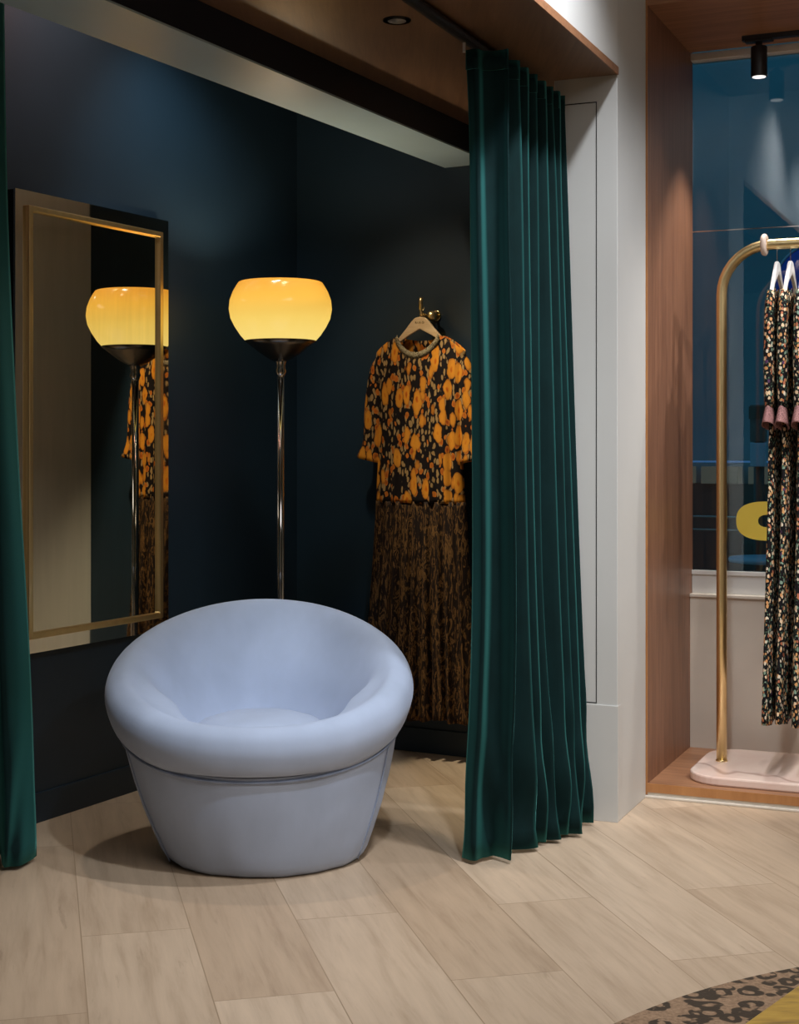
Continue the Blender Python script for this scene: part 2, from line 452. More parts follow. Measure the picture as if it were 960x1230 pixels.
# bulkhead with walnut soffit
IE = lambda Y: (-.205 + .516*(Y-4.56), Y)
def pa(Y): return (A.x + .4325*(Y-A.y), Y)
sof = [tuple(A), pa(0.6), IE(0.6), (.352, BWY(.352)-.002), (.580, BWY(.580)-.004), tuple(B)]
struct(link('ceiling_soffit', prism(sof, 2.38, 2.402), 'slab'))
struct(link('wall_bulkhead', prism(sof, 2.402, 3.3), 'white'))
ed = BM()   # oak edge band along the front of the soffit
e0 = A; e1 = Vector(pa(0.6))
prism([tuple(e0), tuple(e1), tuple(e1 + D1*.004), tuple(e0 + D1*.004)], 2.379, 2.403, ed)
struct(link('trim_2', ed, 'walnut_flat'))
# beam that edges the walnut soffit
def l5(Y): return IE(Y)
def l1(Y): return (-.268 + .5537*(Y-4.77), Y)
bm_ = [l5(1.0), (.352, BWY(.352)-.003), (.176, BWY(.176)-.003), l1(1.0)]
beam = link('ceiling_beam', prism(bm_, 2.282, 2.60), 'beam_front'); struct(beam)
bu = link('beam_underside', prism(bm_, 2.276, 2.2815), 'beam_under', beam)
# dark ceiling above the corner, shop ceiling
struct(link('ceiling_corner', prism([tuple(wl), tuple(c0), (.352, BWY(.352)), IE(.6)], 2.92, 2.98), 'navy_ceiling'))
struct(link('ceiling', box(BM(), -7, 7, -5, 6.1, 3.3, 3.4), 'white'))
struct(link('wall_rear', box(BM(), -7, 7, -5.1, -5, 0, 3.3), 'shop'))
struct(link('wall_far_right', box(BM(), 4.6, 4.7, -5, 3.9, 0, 3.3), 'shop'))

# window niche lined in walnut: local x = D1, local y = D2, origin at inner front left corner
NO = (.846, 5.05, 0); DEP = .665; NW = 2.6; ZT = 2.70
T = .034
jb = link('wood_jamb', box(BM(), -T, 0, .003, DEP+.05, 0.0, ZT+T), 'walnut')
struct(place(jb, NO, RZ)); jb.name = 'window_jamb'
j2 = link('window_jamb', box(BM(), NW, NW+T, .003, DEP+.05, 0.0, ZT+T), 'walnut'); struct(place(j2, NO, RZ))
struct(place(link('window_jamb_edge', box(BM(), -T, 0, 0, .003, .010, ZT+T), 'edge'), NO, RZ))
struct(place(link('window_head', box(BM(), 0, NW, 0, DEP+.0, ZT, ZT+T), 'walnut_flat'), NO, RZ))
struct(place(link('window_platform', box(BM(), 0, NW, .004, DEP, .018, .048), 'walnut_flat', bev=.002), NO, RZ))
struct(place(link('window_platform_edge', box(BM(), 0, NW, 0, .004, .018, .048), 'edge'), NO, RZ))
struct(place(link('baseboard_window', box(BM(), -T, NW, .004, .02, 0, .018), 'cream'), NO, RZ))
struct(place(link('trim_3', box(BM(), -T+.004, NW, -.012, .004, 0, .008), 'cream', bev=.002), NO, RZ))
struct(place(link('wall_front', box(BM(), -.2, NW+.6, .01, .1, ZT+T, 3.3), 'white'), NO, RZ))
struct(place(link('wall_front', box(BM(), NW+T, NW+1.6, .01, .1, 0, 3.3), 'white'), NO, RZ))
lw = BM(); box(lw, 0, NW, DEP, DEP+.10, 0, .622); box(lw, 0, NW, DEP-.008, DEP+.10, .622, .634)
struct(place(link('wall_window', lw, 'cream', bev=.002), NO, RZ))
# window: frame, pane, joint
wn = bpy.data.objects.new('window_1', None); COL.objects.link(wn); place(wn, NO, RZ); struct(wn)
fr = BM(); gy = DEP + .055
box(fr, 0, NW, gy-.02, gy+.02, .634, .72); box(fr, 0, NW, gy-.026, gy-.02, .705, .722)
box(fr, 0, NW, gy-.045, gy+.02, ZT-.028, ZT)
link('window_frame', fr, 'white', wn, bev=.002)
link('window_pane', box(BM(), .0, NW, gy-.002, gy+.002, .72, ZT-.028), 'glass', wn)
link('pane_joint', box(BM(), 0, NW, gy-.006, gy-.0025, 2.020, 2.024), 'chrome', wn)

# ------------------------------------------------------------------ outside
struct(link('ground_outside', box(BM(), -6, 14, 8.2, 20, -.25, -.02), 'pavement'))
fo = empty('building', (3.2, 10.2, -.02), RZ, 'teal building front across the street, seen through the window glass', 'building')
link('facade', box(BM(), -4, 6, 0, .3, 0, 8), 'far_teal', fo)
lwf = link('shop_front', box(BM(), -3.6, 5.6, -.12, 0, 0, .95), 'far_dark', fo)
link('light_strip', box(BM(), -3.6, 5.6, -.20, -.13, 1.10, 1.112), 'led_blue', fo)
for i in range(26):
    if i % 1 == 0:
        link('window', box(BM(), -3.4+i*.33, -3.4+i*.33+.26, -.16, 0, .95, 1.07), 'lit_window', fo)

def at(x, y, Y): return Vector(((x-480.0)*Y/FP, Y, CH + (HZ-y)*Y/FP))
q = at(912, 600, 8.4)
sg = empty('street_sign', (q.x, q.y, -.02), RZ, 'dark street sign post with a blue panel, outside the window', 'sign')
link('post', lathe([(.03, -.1), (.03, 1.36)], 20), 'far_dark', sg, smooth=True)
link('sign_box', box(BM(), -.045, .04, -.04, .04, 1.24, 1.45), 'pavement', sg, bev=.006)
link('sign_header', box(BM(), -.05, .045, -.045, -.0405, 1.37, 1.44), 'far_dark', sg)
link('blue_panel', box(BM(), -.042, .036, -.046, .03, 1.10, 1.235), 'far_pale', sg, bev=.004)
q = at(930, 668, 7.4)
tb = empty('outdoor_table', (q.x, q.y, -.02), RZ, 'pale table outside the window below the yellow letter', 'table')
link('table_top', lathe([(.22, q.z-.01), (.225, q.z+.002), (.22, q.z+.012)], 40), 'far_pale', tb, smooth=True)
link('table_leg', lathe([(.02, .02), (.02, q.z-.01)], 16), 'far_dark', tb, smooth=True)
link('table_foot', lathe([(.16, 0), (.15, .02), (.02, .03)], 32), 'far_dark', tb, smooth=True)
q = at(800, 600, 8.0)
rl = empty('railing', (q.x, q.y, -.02), RZ, 'thin grey railing outside the window behind the yellow letter', 'railing')
for z in (.84, .77): link('rail', tube([(-1.0, 0, z), (.42, 0, z)], .005, 8), 'chrome', rl, smooth=True)
for x in (-1.0, -.3, .42): link('railing_post', lathe([(.012, 0), (.012, .86)], 12, cx=x), 'far_dark', rl, smooth=True)
q = at(986, 345, 8.6)
bs = empty('round_sign', (q.x, q.y, q.z), RZ, 'round cobalt blue sign outside, glimpsed between the rack dresses', 'sign')
d_ = link('sign_disc', lathe([(.25, -.03), (.26, 0), (.25, .02)], 48), 'far_blue', bs, smooth=True, bev=.003); d_.rotation_euler = (R(90), 0, 0)
link('sign_rim', tube([(.265*math.cos(R(a)), -.01, .265*math.sin(R(a))) for a in range(0, 360, 8)], .008, 8, closed=True), 'far_pale', bs, smooth=True)
link('wall_bracket', tube([(0, 0, 0), (0, 1.2, 0)], .02, 10), 'far_dark', bs, smooth=True)

# ------------------------------------------------------------------ velvet curtains
def px(x, Y): return (x-480.0)*Y/FP
def curtain(levels, zlist, name, parent, per=7, nz=46, edge=None):
    """levels: for each height a list of plan points (X, Y); smooth along both directions"""
    plans = [catmull([(p[0], p[1], 0) for p in L], per) for L in levels]
    npt = len(plans[0]); cols = []
    for j in range(npt):
        ctrl = [Vector((plans[k][j].x, plans[k][j].y, zlist[k])) for k in range(len(zlist))]
        cols.append(catmull(ctrl, nz//(len(zlist)-1)))
    rows = []
    for r in range(len(cols[0])):
        row = []
        for j, c in enumerate(cols):
            p = c[r].copy()
            if edge: p = edge(p, j/(npt-1), r/(len(cols[0])-1))
            row.append(p)
        rows.append(row)
    bm = BM(); grid(bm, rows)
    return link(name, bm, 'curtain', parent, smooth=True, solid=.004)

tip_top = [(608, 4.18), (624, 4.30), (634, 4.38), (645, 4.46), (655, 4.54), (664, 4.61), (672, 4.67), (679, 4.73)]
tip_hi  = [(610, 4.20), (627, 4.32), (636, 4.40), (646, 4.48), (660, 4.55), (669, 4.62), (676, 4.67), (683, 4.73)]
tip_mid = [(618, 4.24), (635, 4.36), (643, 4.43), (652, 4.49), (671, 4.54), (682, 4.59), (690, 4.64), (698, 4.70)]
tip_bot = [(612, 4.25), (647, 4.37), (658, 4.43), (672, 4.47), (687, 4.50), (696, 4.54), (704, 4.58), (711, 4.67)]
def rc_plan(tips, lead, amp, bulge):
    pts = [(px(lead[0], lead[1]), lead[1])]
    T0 = Vector((px(*tips[0]), tips[0][1])); L0 = Vector(pts[0]); d = T0 - L0
    pts.append(tuple(L0 + d*.24 + Vector((0, -bulge*1.5)))); pts.append(tuple(L0 + d*.42 + Vector((0, bulge*.7)))); pts.append(tuple(L0 + d*.66 + Vector((0, bulge*1.3))))
    pts.append(tuple(L0 + d*.9 + Vector((0, bulge*.3))))
    for i, t in enumerate(tips):
        P = Vector((px(*t), t[1])); pts.append(tuple(P))
        if i < len(tips)-1:
            Q = Vector((px(*tips[i+1]), tips[i+1][1]))
            a = amp*(1.0 if i % 2 == 0 else .8)
            pts.append(tuple((P*.45+Q*.55) - D1*a))
    return pts
def rc_edge(p, u, v):
    # gathered, slightly crushed hem: creases run diagonally across the widths near the floor
    k = max(0, (v-.80)/.20)
    s = math.sin(26*u + 34*(1-v)) * .015 + math.sin(61*u - 50*v)*.005
    k *= .45 + .55*min(1, u*3)
    p.y -= s*k*1.2; p.x += s*k*.5
    p.x += .0016*math.sin(9*v + 30*u)
    return p
rc = empty('velvet_curtain', (0, 0, 0), 0, 'long teal green velvet curtain gathered beside the pale grey column', 'curtain', 'velvet curtains')
curtain([rc_plan(tip_top, (560, 4.19), .115, .010), rc_plan(tip_hi, (565, 4.22), .11, .014), rc_plan(tip_mid, (568, 4.27), .10, .022), rc_plan(tip_bot, (555, 4.27), .11, .014)],
        [2.315, 1.9, .80, .012], 'cloth', rc, edge=rc_edge)
# header band and gliders
hd = BM(); hp = catmull([(x, y, 0) for x, y in rc_plan(tip_top, (560, 4.19), .115, .010)], 7)
grid(hd, [[(p.x-.0002, p.y-.001, z) for p in hp] for z in (2.317, 2.29, 2.262)])
link('header_band', hd, 'curtain', rc, smooth=True, solid=.005)
for k in range(5):
    u = .07 + k*.13
    link('glider', box(BM(), -.004+.156+.397*u, .004+.156+.397*u, 4.15+.918*u-.004, 4.15+.918*u+.004, 2.318, 2.346), 'hanger_white', rc)
tr = tube([(.156-.397*2.9, 4.15-.918*2.9, 2.362), (.156+.397*.68, 4.15+.918*.68, 2.362)], .0165, 10)
tag(link('curtain_track', tr, 'black', smooth=True), 'black curtain track fixed under the walnut soffit', 'curtain track')

def lc_plan(xr, Yr):
    R0 = Vector((px(xr, Yr), Yr)); pts = []
    zig = [(0, 0), (-.018, -.09), (-.05, -.13), (-.085, -.05), (-.115, .02), (-.15, -.08), (-.18, -.14), (-.215, -.04), (-.25, .03), (-.28, -.07), (-.30, -.02)]
    return [(R0.x + a, R0.y + b_) for a, b_ in zig]
lc = empty('velvet_curtain', (0, 0, 0), 0, 'velvet curtain at the left edge, hanging beside the tall wall mirror', 'curtain', 'velvet curtains')
curtain([lc_plan(2, 4.25), lc_plan(7, 4.25), lc_plan(20, 4.26), lc_plan(35, 4.28), lc_plan(43, 4.29)],
        [2.90, 2.0, 1.28, .59, .012], 'cloth', lc, edge=rc_edge)

# ------------------------------------------------------------------ tub chair
def chair():
    t = empty('tub_armchair', (px(312, 4.36), 4.36, 0), R(3), 'pale blue velvet round tub armchair standing on the wood floor', 'armchair')
    NS = 96
    def crest(th): return .43 + .274*((1+math.sin(th))/2)**1.15
    def prof(th):
        k = (1+math.sin(th))/2; c = crest(th)
        lean = .0 + .02*k
        sx = .455
        L = lambda a, b_: a*(1-k) + b_*k
        g = min(1, max(0, (.12 - math.sin(th))/.34)); g = g*g*(3-2*g)
        g *= .35 + .65*min(1, abs(math.cos(th))/.75)
        q = k*k
        pts = [(.412, c-.146-.03*k, 1), (.434, c-.128-.02*k, 1), (.450, c-.098, 1), (.456, c-.062, 1), (.444, c-.026, 1), (.418, c-.005, 1), (.390, c, 1),
               (L(.352, .366), c-L(.016, .022), .95), (L(.312, .338)-.014*g, c-L(.052, .075)+.018*g, .8), (L(.275, .30)-.030*g, c-L(.092, .185)+.046*g, .5), (L(.245, .258)-.024*g, L(.325, .37)+.030*g, .2), (.215, .315, .05), (.10, .30, .0), (.0, .30, 0)]
        # keep the front inner slope above the seat
        pts = [(r_, max(z_, .30), o) for r_, z_, o in pts]
        return pts
    def P(th, r_, z_, o):
        return (r_*math.cos(th) + .018*(1-o), r_*math.sin(th)*.93 + .05*o, z_)
    bm = BM(); rings = []
    for i in range(NS):
        th = 2*math.pi*i/NS
        pr = catmull([(a, b_, c) for a, b_, c in prof(th)], 4)
        rings.append([P(th, max(p.x, 0.0005), p.y, p.z) for p in pr])
    rows = [[rings[i % NS][j] for i in range(NS)] for j in range(len(rings[0]))]
    vr = [[bm.verts.new(p) for p in r_] for r_ in rows]
    for a, b_ in zip(vr, vr[1:]):
        for i in range(NS): bm.faces.new((a[i], a[(i+1) % NS], b_[(i+1) % NS], b_[i]))
    bm.faces.new(vr[-1])
    rim = link('padded_rim', bm, 'chair', t, smooth=True)
    # body
    bm = BM(); rows = []
    for v_ in [0, .03, .1, .25, .4, .6, .8, .93, .985, 1.0]:
        row = []
        for i in range(NS):
            th = 2*math.pi*i/NS; k = (1+math.sin(th))/2; c = crest(th)
            zt_ = c-.136-.03*k
            z = zt_*(1-v_)+.012*v_
            rr = .414*(1-v_) + .296*v_ + .010*math.sin(math.pi*v_)
            if v_ > .98: rr -= .004
            if v_ == 1: rr -= .012; z = .004
            rr += .0018*math.sin(7*th+5*v_) + .0015*math.sin(17*th)*v_
            row.append(P(th, rr, z, 1-v_))
        rows.append(row)
    vr = [[bm.verts.new(p) for p in r_] for r_ in rows]
    for a, b_ in zip(vr, vr[1:]):
        for i in range(NS): bm.faces.new((a[i], a[(i+1) % NS], b_[(i+1) % NS], b_[i]))
    bm.faces.new(vr[-1])
    link('body', bm, 'chair', t, smooth=True)
    path = []
    for i in range(NS):
        th = 2*math.pi*i/NS; k = (1+math.sin(th))/2
        path.append(P(th, .416, crest(th)-.148-.03*k, 1))
    link('rim_piping', tube(path, .0038, 8, closed=True), 'piping', t, smooth=True)
    for th in (R(205), R(335)):
        k = (1+math.sin(th))/2; zt_ = crest(th)-.148-.03*k; path = []
        for s in range(13):
            v_ = s/12; path.append(P(th, .414*(1-v_)+.296*v_+.010*math.sin(math.pi*v_)+.0005, zt_*(1-v_)+.012*v_, 1-v_))
        link('side_seam', tube(path, .0018, 8), 'piping', t, smooth=True)
    # seat cushion
    pr = [(.001, .414), (.06, .412), (.12, .404), (.17, .388), (.205, .364), (.222, .335), (.21, .305)]
    bm = BM(); rows = [[(r_*math.cos(2*math.pi*i/64), r_*math.sin(2*math.pi*i/64)*.95+.015, z) for i in range(64)] for r_, z in pr]
    vr = [[bm.verts.new(p) for p in r_] for r_ in rows]
    for a, b_ in zip(vr, vr[1:]):
        for i in range(64): bm.faces.new((a[i], a[(i+1) % 64], b_[(i+1) % 64], b_[i]))
    bm.faces.new(vr[0]); bm.faces.new(vr[-1])
    link('seat_cushion', bm, 'chair', t, smooth=True)
    return t
chair()

# ------------------------------------------------------------------ floor lamp
LX, LY = -.4255, 5.293
lp = empty('floor_lamp', (LX, LY, .003), 0, 'chrome floor lamp with a glowing amber glass globe shade', 'floor lamp')
link('lamp_base', lathe([(.14, 0), (.145, .006), (.14, .018), (.05, .028), (.02, .05)]), 'chrome', lp, smooth=True, bev=.002)
link('pole', lathe([(.0135, .03), (.0135, 1.455)], 24), 'chrome', lp, smooth=True)
link('collar', lathe([(.0135, 1.44), (.017, 1.452), (.021, 1.462), (.0165, 1.475), (.019, 1.492), (.026, 1.506)], 32), 'chrome', lp, smooth=True)
link('cup', lathe([(.024, 1.497), (.045, 1.508), (.075, 1.528), (.105, 1.552), (.128, 1.569), (.126, 1.572), (.09, 1.56), (.03, 1.52)], 48), 'dark_metal', lp, smooth=True)
sp = [(.126, 1.571), (.143, 1.590), (.163, 1.62), (.178, 1.65), (.184, 1.683), (.181, 1.715), (.170, 1.745), (.158, 1.766), (.150, 1.778), (.143, 1.781), (.140, 1.777), (.150, 1.762), (.170, 1.72), (.175, 1.683), (.168, 1.65), (.150, 1.615), (.118, 1.575)]
link('lamp_shade', lathe(sp, 64, cap=False), 'shade', lp, smooth=True)
bl = bpy.data.lights.new('bulb', 'POINT'); bl.energy = 10; bl.color = (1, .84, .62); bl.shadow_soft_size = .04
bo = bpy.data.objects.new('bulb', bl); COL.objects.link(bo); bo.parent = lp; bo.location = (0, 0, 1.68)

# ------------------------------------------------------------------ wall mirror
mc0 = Vector((-1.184, 4.571)); mw = .773; z0, z1 = .548, 1.995
base = WL0 + WLd*((mc0 - WL0).dot(WLd))
mr = empty('wall_mirror', (base.x, base.y, z0), math.atan2(WLd.y, WLd.x), 'tall wall mirror with a brass inner frame hanging on the navy wall', 'mirror')
H = z1 - z0
link('backing', box(BM(), 0.002, mw-.002, -.030, -.001, .002, H-.002), 'black', mr)
def frame_strip(a, bq, y0, y1, outer_drop=0):
    bm = BM()
    o = [(a, a), (mw-a, a), (mw-a, H-a), (a, H-a)]; i_ = [(bq, bq), (mw-bq, bq), (mw-bq, H-bq), (bq, H-bq)]
    vo0 = [bm.verts.new((x, y0 + outer_drop, z)) for x, z in o]; vi0 = [bm.verts.new((x, y0, z)) for x, z in i_]
    vo1 = [bm.verts.new((x, y1, z)) for x, z in o]; vi1 = [bm.verts.new((x, y1, z)) for x, z in i_]
    for k in range(4):
        n = (k+1) % 4
        bm.faces.new((vo0[k], vo0[n], vi0[n], vi0[k])); bm.faces.new((vo1[k], vi1[k], vi1[n], vo1[n]))
        bm.faces.new((vo0[k], vo1[k], vo1[n], vo0[n])); bm.faces.new((vi0[k], vi0[n], vi1[n], vi1[k]))
    return bm
link('mirror_border', frame_strip(0, .046, -.038, -.030, .0002), 'mirror_edge', mr)
link('brass_frame', frame_strip(.046, .066, -.052, -.030), 'brass', mr, bev=.003)
link('mirror_glass', box(BM(), .066, mw-.066, -.040, -.030, .066, H-.066), 'mirror', mr)

# ------------------------------------------------------------------ dresses and hangers
def text_mesh(txt, size, mat, parent, loc, rot, ext=.0005, name='lettering'):
    cu = bpy.data.curves.new(name, 'FONT'); cu.body = txt; cu.size = size; cu.extrude = ext
    cu.align_x = 'CENTER'; cu.align_y = 'CENTER'; cu.space_character = 1.5
    to = bpy.data.objects.new(name, cu); COL.objects.link(to)
    me = bpy.data.meshes.new_from_object(to.evaluated_get(bpy.context.evaluated_depsgraph_get()))
    bpy.data.objects.remove(to)
    me.materials.clear(); me.materials.append(M[mat])
    o = bpy.data.objects.new(name, me); COL.objects.link(o); o.parent = parent
    o.location = loc; o.rotation_euler = rot
    return o
def hanger_body(half=.19):
    top = [(-half, -.118), (-half*.9, -.104), (-.092, -.078), (-.062, -.046), (-.036, -.016), (-.022, -.004), (0, .0)]
    up = top + [(-x, z) for x, z in top[-2::-1]]
    lo = [(half, -.128), (half*.85, -.122), (.077, -.089), (.05, -.072), (0, -.047), (-.05, -.072), (-.077, -.089), (-half*.85, -.122), (-half, -.128)]
    return extrude_xz(up + lo, -.006, .006)
def interp(tab, z):
    for (za, a), (zb_, b_) in zip(tab, tab[1:]):
        if za >= z >= zb_:
            t = (za-z)/(za-zb_) if za != zb_ else 0
            t = t
            return a + (b_-a)*t
    return tab[-1][1] if z < tab[-1][0] else tab[0][1]
def dress_panel(z_hi_fn, z_lo, wid, dep, nu=90, nv=40, pleat=0, npl=12, seed=0, hem=0.0, z_start=None):
    """closed shell: front and back sheets joined at the sides; z_hi_fn(u, front) gives the upper edge"""
    bm = BM(); rnd = random.Random(seed); ph = [rnd.uniform(0, 6.28) for _ in range(6)]
    rows = []
    for j in range(nv+1):
        v = j/nv; row = []
        for i in range(2*nu):
            a = math.pi*(i/nu)   # 0..2pi
            u = math.cos(a); front = math.sin(a) < 0
            zh = z_hi_fn(u, front)
            zl = z_lo + hem*math.sin(9*u+ph[0])*.5
            z = zh*(1-v) + zl*v
            W = interp(wid, z); Dp = interp(dep, z)
            sgn = math.sin(a)
            y = Dp*(abs(sgn)**.7)*(1 if sgn > 0 else -1)
            amp = pleat*min(1, max(0, (1-0)*(v+.15)))
            fold = math.sin(npl*u*math.pi + ph[1] + .6*math.sin(3*v+ph[2])) + .5*math.sin(npl*1.7*u*math.pi + ph[3])
            y += amp*fold*abs(sgn)**.5
            row.append((W*u + amp*.15*math.cos(npl*u*9+ph[4]), y, z))
        rows.append(row)
    vr = [[bm.verts.new(p) for p in r_] for r_ in rows]
    n = 2*nu
    for a_, b_ in zip(vr, vr[1:]):
        for i in range(n): bm.faces.new((a_[i], a_[(i+1) % n], b_[(i+1) % n], b_[i]))
    return bm
def sleeve(path, rad, flat=.55, bm=None, seg=24, wav=.0):
    """path: (x, z) centres with half widths; a flattened hanging tube"""
    bm = bm or BM(); rings = []
    P_ = catmull([(x, z, r_) for (x, z), r_ in zip(path, rad)], 5)
    for k, p in enumerate(P_):
        q0 = P_[max(k-1, 0)]; q1 = P_[min(k+1, len(P_)-1)]
        t = Vector((q1.x-q0.x, q1.y-q0.y)).normalized(); nrm = Vector((t.y, -t.x))
        rings.append([bm.verts.new((p.x + nrm.x*p.z*math.cos(2*math.pi*i/seg), (flat*p.z + wav*math.sin(5*2*math.pi*i/seg)*k/len(P_))*math.sin(2*math.pi*i/seg), p.y + nrm.y*p.z*math.cos(2*math.pi*i/seg))) for i in range(seg)])
    for a_, b_ in zip(rings, rings[1:]):
        for i in range(seg): bm.faces.new((a_[i], a_[(i+1) % seg], b_[(i+1) % seg], b_[i]))
    return bm

# dress on the back wall; local x along the wall, -y to the room, z=0 floor
dd = BWd; RB = math.atan2(dd.y, dd.x)
dX, dY = px(505, 5.69), 5.69
S = 5.69/FP
def zpx(y): return CH + (HZ-y)*S
gd = empty('floral_dress', (dX, dY, 0), RB, 'orange floral dress with gold squiggle skirt hanging on the navy wall', 'dress')
zw = zpx(604)
wid = [(zpx(404), .188), (zpx(424), .192), (zpx(450), .190), (zpx(500), .178), (zpx(560), .182), (zw, .190)]
dep = [(zpx(404), .022), (zpx(440), .04), (zpx(560), .045), (zw, .045)]
def bod_top(u, front):
    a = abs(u)
    sh = zpx(404) - max(0, (a-.47)/.53)**1.5*.062
    if a < .47: return sh - (math.cos(a/.47*math.pi/2)**.7)*(.070 if front else .016)
    return sh
link('bodice', dress_panel(bod_top, zw, wid, dep, 90, 36, .005, 7, 3), 'floral', gd, smooth=True, solid=.002)
swid = [(zw+.02, .192), (zpx(700), .212), (zpx(800), .235), (zpx(862), .25)]
sdep = [(zw+.02, .042), (zpx(700), .05), (zpx(862), .06)]
link('skirt', dress_panel(lambda u, f: zw+.006, zpx(861), swid, sdep, 150, 40, .022, 9, 5, .012), 'skirt', gd, smooth=True, solid=.002)
for s in (-1, 1):
    pth = [(s*.158, zpx(427)), (s*.184, zpx(448)), (s*.205, zpx(490)), (s*.212, zpx(530)), (s*.226, zpx(553))]
    sl = link('sleeve', sleeve(pth, [.026, .040, .040, .040, .056], .55, wav=.006), 'floral', gd, smooth=True, solid=.002)
nk = []
for k in range(25):
    u = -.47 + .94*k/24; z = bod_top(u, True); W = interp(wid, z)
    Dp = interp(dep, z)*math.sqrt(max(0, 1-u*u))**.7
    nk.append((W*u, -Dp-.003, z+.003))
bmn = BM()
grid(bmn, [[(x, y-.001, z+.004) for x, y, z in nk], [(x*1.04, y-.0035, z-.008) for x, y, z in nk], [(x*1.10, y-.001, z-.020) for x, y, z in nk]])
link('neck_trim', bmn, 'neck', gd, smooth=True, solid=.003)
# its hanger
hg = empty('clothes_hanger', (dX, dY, zpx(380.5)), RB, 'pale wooden hanger printed with small letters holding the orange floral dress', 'hanger')
link('hanger_bar', hanger_body(.155), 'hanger_wood', hg, bev=.003)
hk = [(0, 0, -.01), (0, 0, .012), (.004, .002, .020), (.012, .006, .028), (.010, .012, .036), (0, .016, .038), (-.008, .012, .032)]
link('hanger_hook', tube(catmull(hk, 5), .0016, 8), 'brass', hg, smooth=True)
text_mesh('RIXO', .0125, 'dark_metal', hg, (.0, -.0066, -.0225), (R(90), 0, 0))
# brass wall hook
chk = empty('coat_hook', (dX+nB.x*.0, dY, zpx(380.5)), RB, 'brass coat hook with a round knob on the navy wall behind the hanger', 'hook')
wy = (Vector((dX, BWY(dX))) - Vector((dX, dY))).dot(nB)
link('hook_plate', lathe([(.022, 0), (.022, .006), (.018, .008)], 32), 'brass_shiny', chk, smooth=True, bev=.001)
chk.children[-1].rotation_euler = (R(90), 0, 0); chk.children[-1].location = (.02, wy-.0, .01)
link('hook_arm', tube([(.006, wy-.004, .004), (.004, .040, .004), (.002, .006, .010), (0, .004, .03), (0, .004, .060), (0, .006, .074)], .0085, 14), 'brass', chk, smooth=True)
kn = lathe([(.001, -.019), (.010, -.018), (.017, -.012), (.020, 0), (.017, .012), (.010, .018), (.001, .019)], 28)
ko = link('knob', kn, 'brass', chk, smooth=True); ko.location = (.032, .034, .004)
link('knob_stem', tube([(.032, .034, .004), (.022, wy-.005, .008)], .006, 12), 'brass_shiny', chk, smooth=True)

# ------------------------------------------------------------------ garment rack in the window
PO = Vector((1.146, 5.267)); PZ = .078; RT = 1.905; RW = 1.45
rk = empty('garment_rack', (PO.x, PO.y, .048), RZ, 'brass tube garment rack on a pink marble slab in the window', 'clothes rack')
def rr_poly(x0, x1, y0, y1, r_, n=8):
    pts = []
    for cx, cy, a0 in ((x1-r_, y1-r_, 0), (x0+r_, y1-r_, 90), (x0+r_, y0+r_, 180), (x1-r_, y0+r_, 270)):
        for k in range(n+1):
            a = R(a0+90*k/n); pts.append((cx+r_*math.cos(a), cy+r_*math.sin(a)))
    return pts
link('marble_base', prism(rr_poly(-.078, RW+.078, -.268, .235, .12), 0, .030), 'marble', rk, bev=.006)
rad = .17; zt = RT-.048
path = [(0, 0, .028), (0, 0, .6), (0, 0, zt-rad)]
path += [(rad-rad*math.cos(R(a)), 0, zt-rad+rad*math.sin(R(a))) for a in range(10, 91, 10)]
path += [(RW-rad+rad*math.sin(R(a)), 0, zt-rad+rad*math.cos(R(a))) for a in range(0, 91, 10)]
path += [(RW, 0, .6), (RW, 0, .028)]
link('brass_rail', tube(path, .0185, 20), 'brass', rk, smooth=True)
link('pole_collar', lathe([(.021, .029), (.021, .034), (.019, .036)], 24), 'brass', rk, smooth=True)
ring = BM()
tube([(.15, .028*math.cos(R(a)), zt+.028*math.sin(R(a))) for a in range(0, 360, 20)], .011, 10, ring, closed=True)
link('stopper_ring', ring, 'ring', rk, smooth=True)

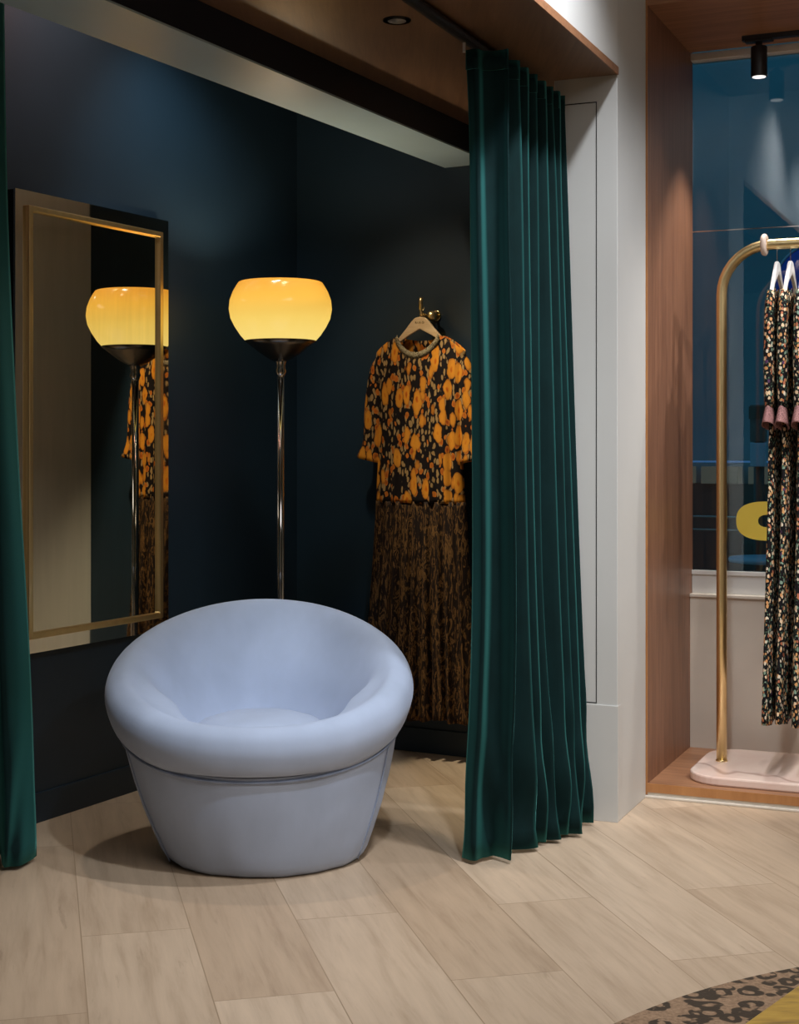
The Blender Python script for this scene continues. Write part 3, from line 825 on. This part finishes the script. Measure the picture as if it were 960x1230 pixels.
def rack_dress(t, first):
    p = PO + D1*t; rz = RZ + R(90) + R(random.uniform(-2, 2))
    hz_ = 1.845
    h = empty('clothes_hanger', (p.x, p.y, hz_), rz, 'x', 'hanger', 'white hangers on the brass rack')
    link('hanger_bar', hanger_body(.125), 'hanger_white', h, bev=.003)
    hk = [(0, 0, -.01), (0, 0, .045), (.012, 0, .052), (.0225, 0, .063), (.018, 0, .078), (0, 0, .0835), (-.016, 0, .078)]
    link('hanger_hook', tube(catmull(hk, 5), .0014, 8), 'chrome', h, smooth=True)
    g = empty('ditsy_dress', (p.x, p.y, 0), rz, 'x', 'dress', 'dark flower print dresses on the brass rack')
    zs = 1.765
    wd = [(zs, .07), (zs-.03, .12), (zs-.06, .14), (1.5, .135), (1.30, .12), (1.27, .125), (.9, .16), (.26, .25)]
    dp = [(zs, .012), (zs-.08, .015), (1.3, .013), (1.0, .015), (.26, .019)]
    top = lambda u, f: zs - abs(u)**1.4*.07 - (.05 if f else .0)*max(0, 1-abs(u)/.4)
    link('bodice', dress_panel(top, 1.27, wd, dp, 50, 20, .003, 5, int(t*100)), 'ditsy', g, smooth=True, solid=.002)
    link('skirt', dress_panel(lambda u, f: 1.275, .262, wd, dp, 80, 30, .003, 6, int(t*100)+3, .01), 'ditsy', g, smooth=True, solid=.002)
    for s in (-1, 1):
        so = link('sleeve', sleeve([(s*.125, zs-.04), (s*.142, 1.66), (s*.15, 1.5), (s*.15, 1.33)], [.025, .036, .040, .034], .46), 'ditsy', g, smooth=True, solid=.002)
        link('ruffle', sleeve([(s*.15, 1.335), (s*.155, 1.305), (s*.165, 1.265)], [.032, .044, .060], .36, wav=.002), 'ruffle', so, smooth=True, solid=.002)
    link('neck_trim', dress_panel(lambda u, f: top(u*.5, f)+.004, 0, [(2, .085), (0, .085)], [(2, .02), (0, .02)], 30, 1), 'ruffle', g) if False else None
    return h, g
labs = ['nearest the bend', 'second from the bend', 'third from the bend']
for i, t in enumerate((.194, .240, .288)):
    h, g = rack_dress(t, i == 0)
    h['label'] = 'white hanger on the brass rail, ' + labs[i]
    g['label'] = 'dark small flower dress on the brass rail, ' + labs[i]

# ------------------------------------------------------------------ yellow letter on the window
def superring(ax, az, bx, bz, n=48, e=2.6):
    bm = BM(); o0, i0, o1, i1 = [], [], [], []
    for k in range(n):
        a = 2*math.pi*k/n; c, s = math.cos(a), math.sin(a)
        f = lambda v, q_: math.copysign(abs(v)**(2/q_), v)
        o = (ax*f(c, e), az*f(s, e)); i_ = (bx*f(c, 2.4), bz*f(s, 2.4))
        o0.append(bm.verts.new((o[0], 0, o[1]))); o1.append(bm.verts.new((o[0], .003, o[1])))
        i0.append(bm.verts.new((i_[0], 0, i_[1]))); i1.append(bm.verts.new((i_[0], .003, i_[1])))
    for k in range(n):
        m = (k+1) % n
        bm.faces.new((o0[k], o0[m], i0[m], i0[k])); bm.faces.new((o1[k], i1[k], i1[m], o1[m]))
        bm.faces.new((o0[k], o1[k], o1[m], o0[m])); bm.faces.new((i0[k], i0[m], i1[m], i1[k]))
    return bm
# local x along the window from the niche corner
def niche_t(x, off):   # where the pixel column meets the plane at depth off
    q0 = Vector((NO[0], NO[1])) + D2*off; r_ = (x-480)/FP
    return (r_*q0.y - q0.x)/(D1.x - r_*D1.y)
lt = niche_t(924, gy)
Lp = Vector((NO[0], NO[1])) + D1*lt + D2*(gy-.006)
tag(place(link('letter', superring(.122, .074, .040, .024), 'letter'), (Lp.x, Lp.y, CH + (HZ-626)*Lp.y/FP), RZ), 'yellow letter O on the window glass behind the dresses', 'letter')

# ------------------------------------------------------------------ ceiling fittings
tl = empty('track_spotlight', (1.315, 5.415, ZT), RZ, 'black cylinder spotlight under the walnut head of the window', 'ceiling light')
link('track_rail', box(BM(), -.06, 1.1, -.014, .014, -.018, 0), 'black', tl)
link('mounting_plate', box(BM(), -.05, .05, -.018, .018, -.026, -.012), 'black', tl, bev=.003)
link('stem', lathe([(.012, -.045), (.012, -.02)], 16), 'black', tl)
link('lamp_body', lathe([(.029, -.152), (.0295, -.148), (.0295, -.045), (.027, -.042)], 32), 'black', tl, smooth=True, bev=.001)
link('lens', lathe([(.024, -.154), (.024, -.1525)], 32), 'led_white', tl)
spot('window_light', (1.315, 5.415, ZT-.165), (1.45, 5.4, 0), 42, (1, .92, .82), .02, 95, .7)
spot('window_light', (2.1, 5.03, ZT-.165), (1.8, 5.2, 0), 42, (1, .93, .85), .02, 95, .7)
spot('window_light', (1.9, 3.6, 3.2), (1.25, 5.5, .7), 95, (1, .95, .90), .05, 45)

dl = empty('recessed_downlight', (px(477, 4.108), 4.108, 2.38), 0, 'small dark recessed downlight in the walnut soffit', 'ceiling light')
link('trim_ring', lathe([(.039, -.003), (.040, -.001), (.040, 0), (.026, 0), (.026, -.004)], 32, cap=False), 'black', dl, smooth=True)
link('reflector', lathe([(.026, -.0035), (.015, -.0030), (.002, -.0028)], 32), 'hanger_white', dl, smooth=True)

# ------------------------------------------------------------------ rugs
rg = lathe([(1.500, 0), (1.500, .008), (1.494, .012)], 160)
tag(place(link('leopard_rug', rg, 'leopard', smooth=False), (1.52, 2.01, 0), 0), 'round brown leopard print rug in the lower right corner', 'rug')
a0 = Vector((.744, 3.07)); a1 = Vector((.873, 3.235)); dr = (a1-a0).normalized(); nr = Vector((dr.y, -dr.x))
ms = [a0 - dr*1.0, a1 + dr*.28, a1 + dr*.28 + nr*1.1, a0 - dr*1.0 + nr*1.1]
tag(link('mustard_rug', prism([tuple(p) for p in ms][::-1], .0125, .022), 'mustard', bev=.003), 'mustard yellow rug laid over the leopard print rug', 'rug')
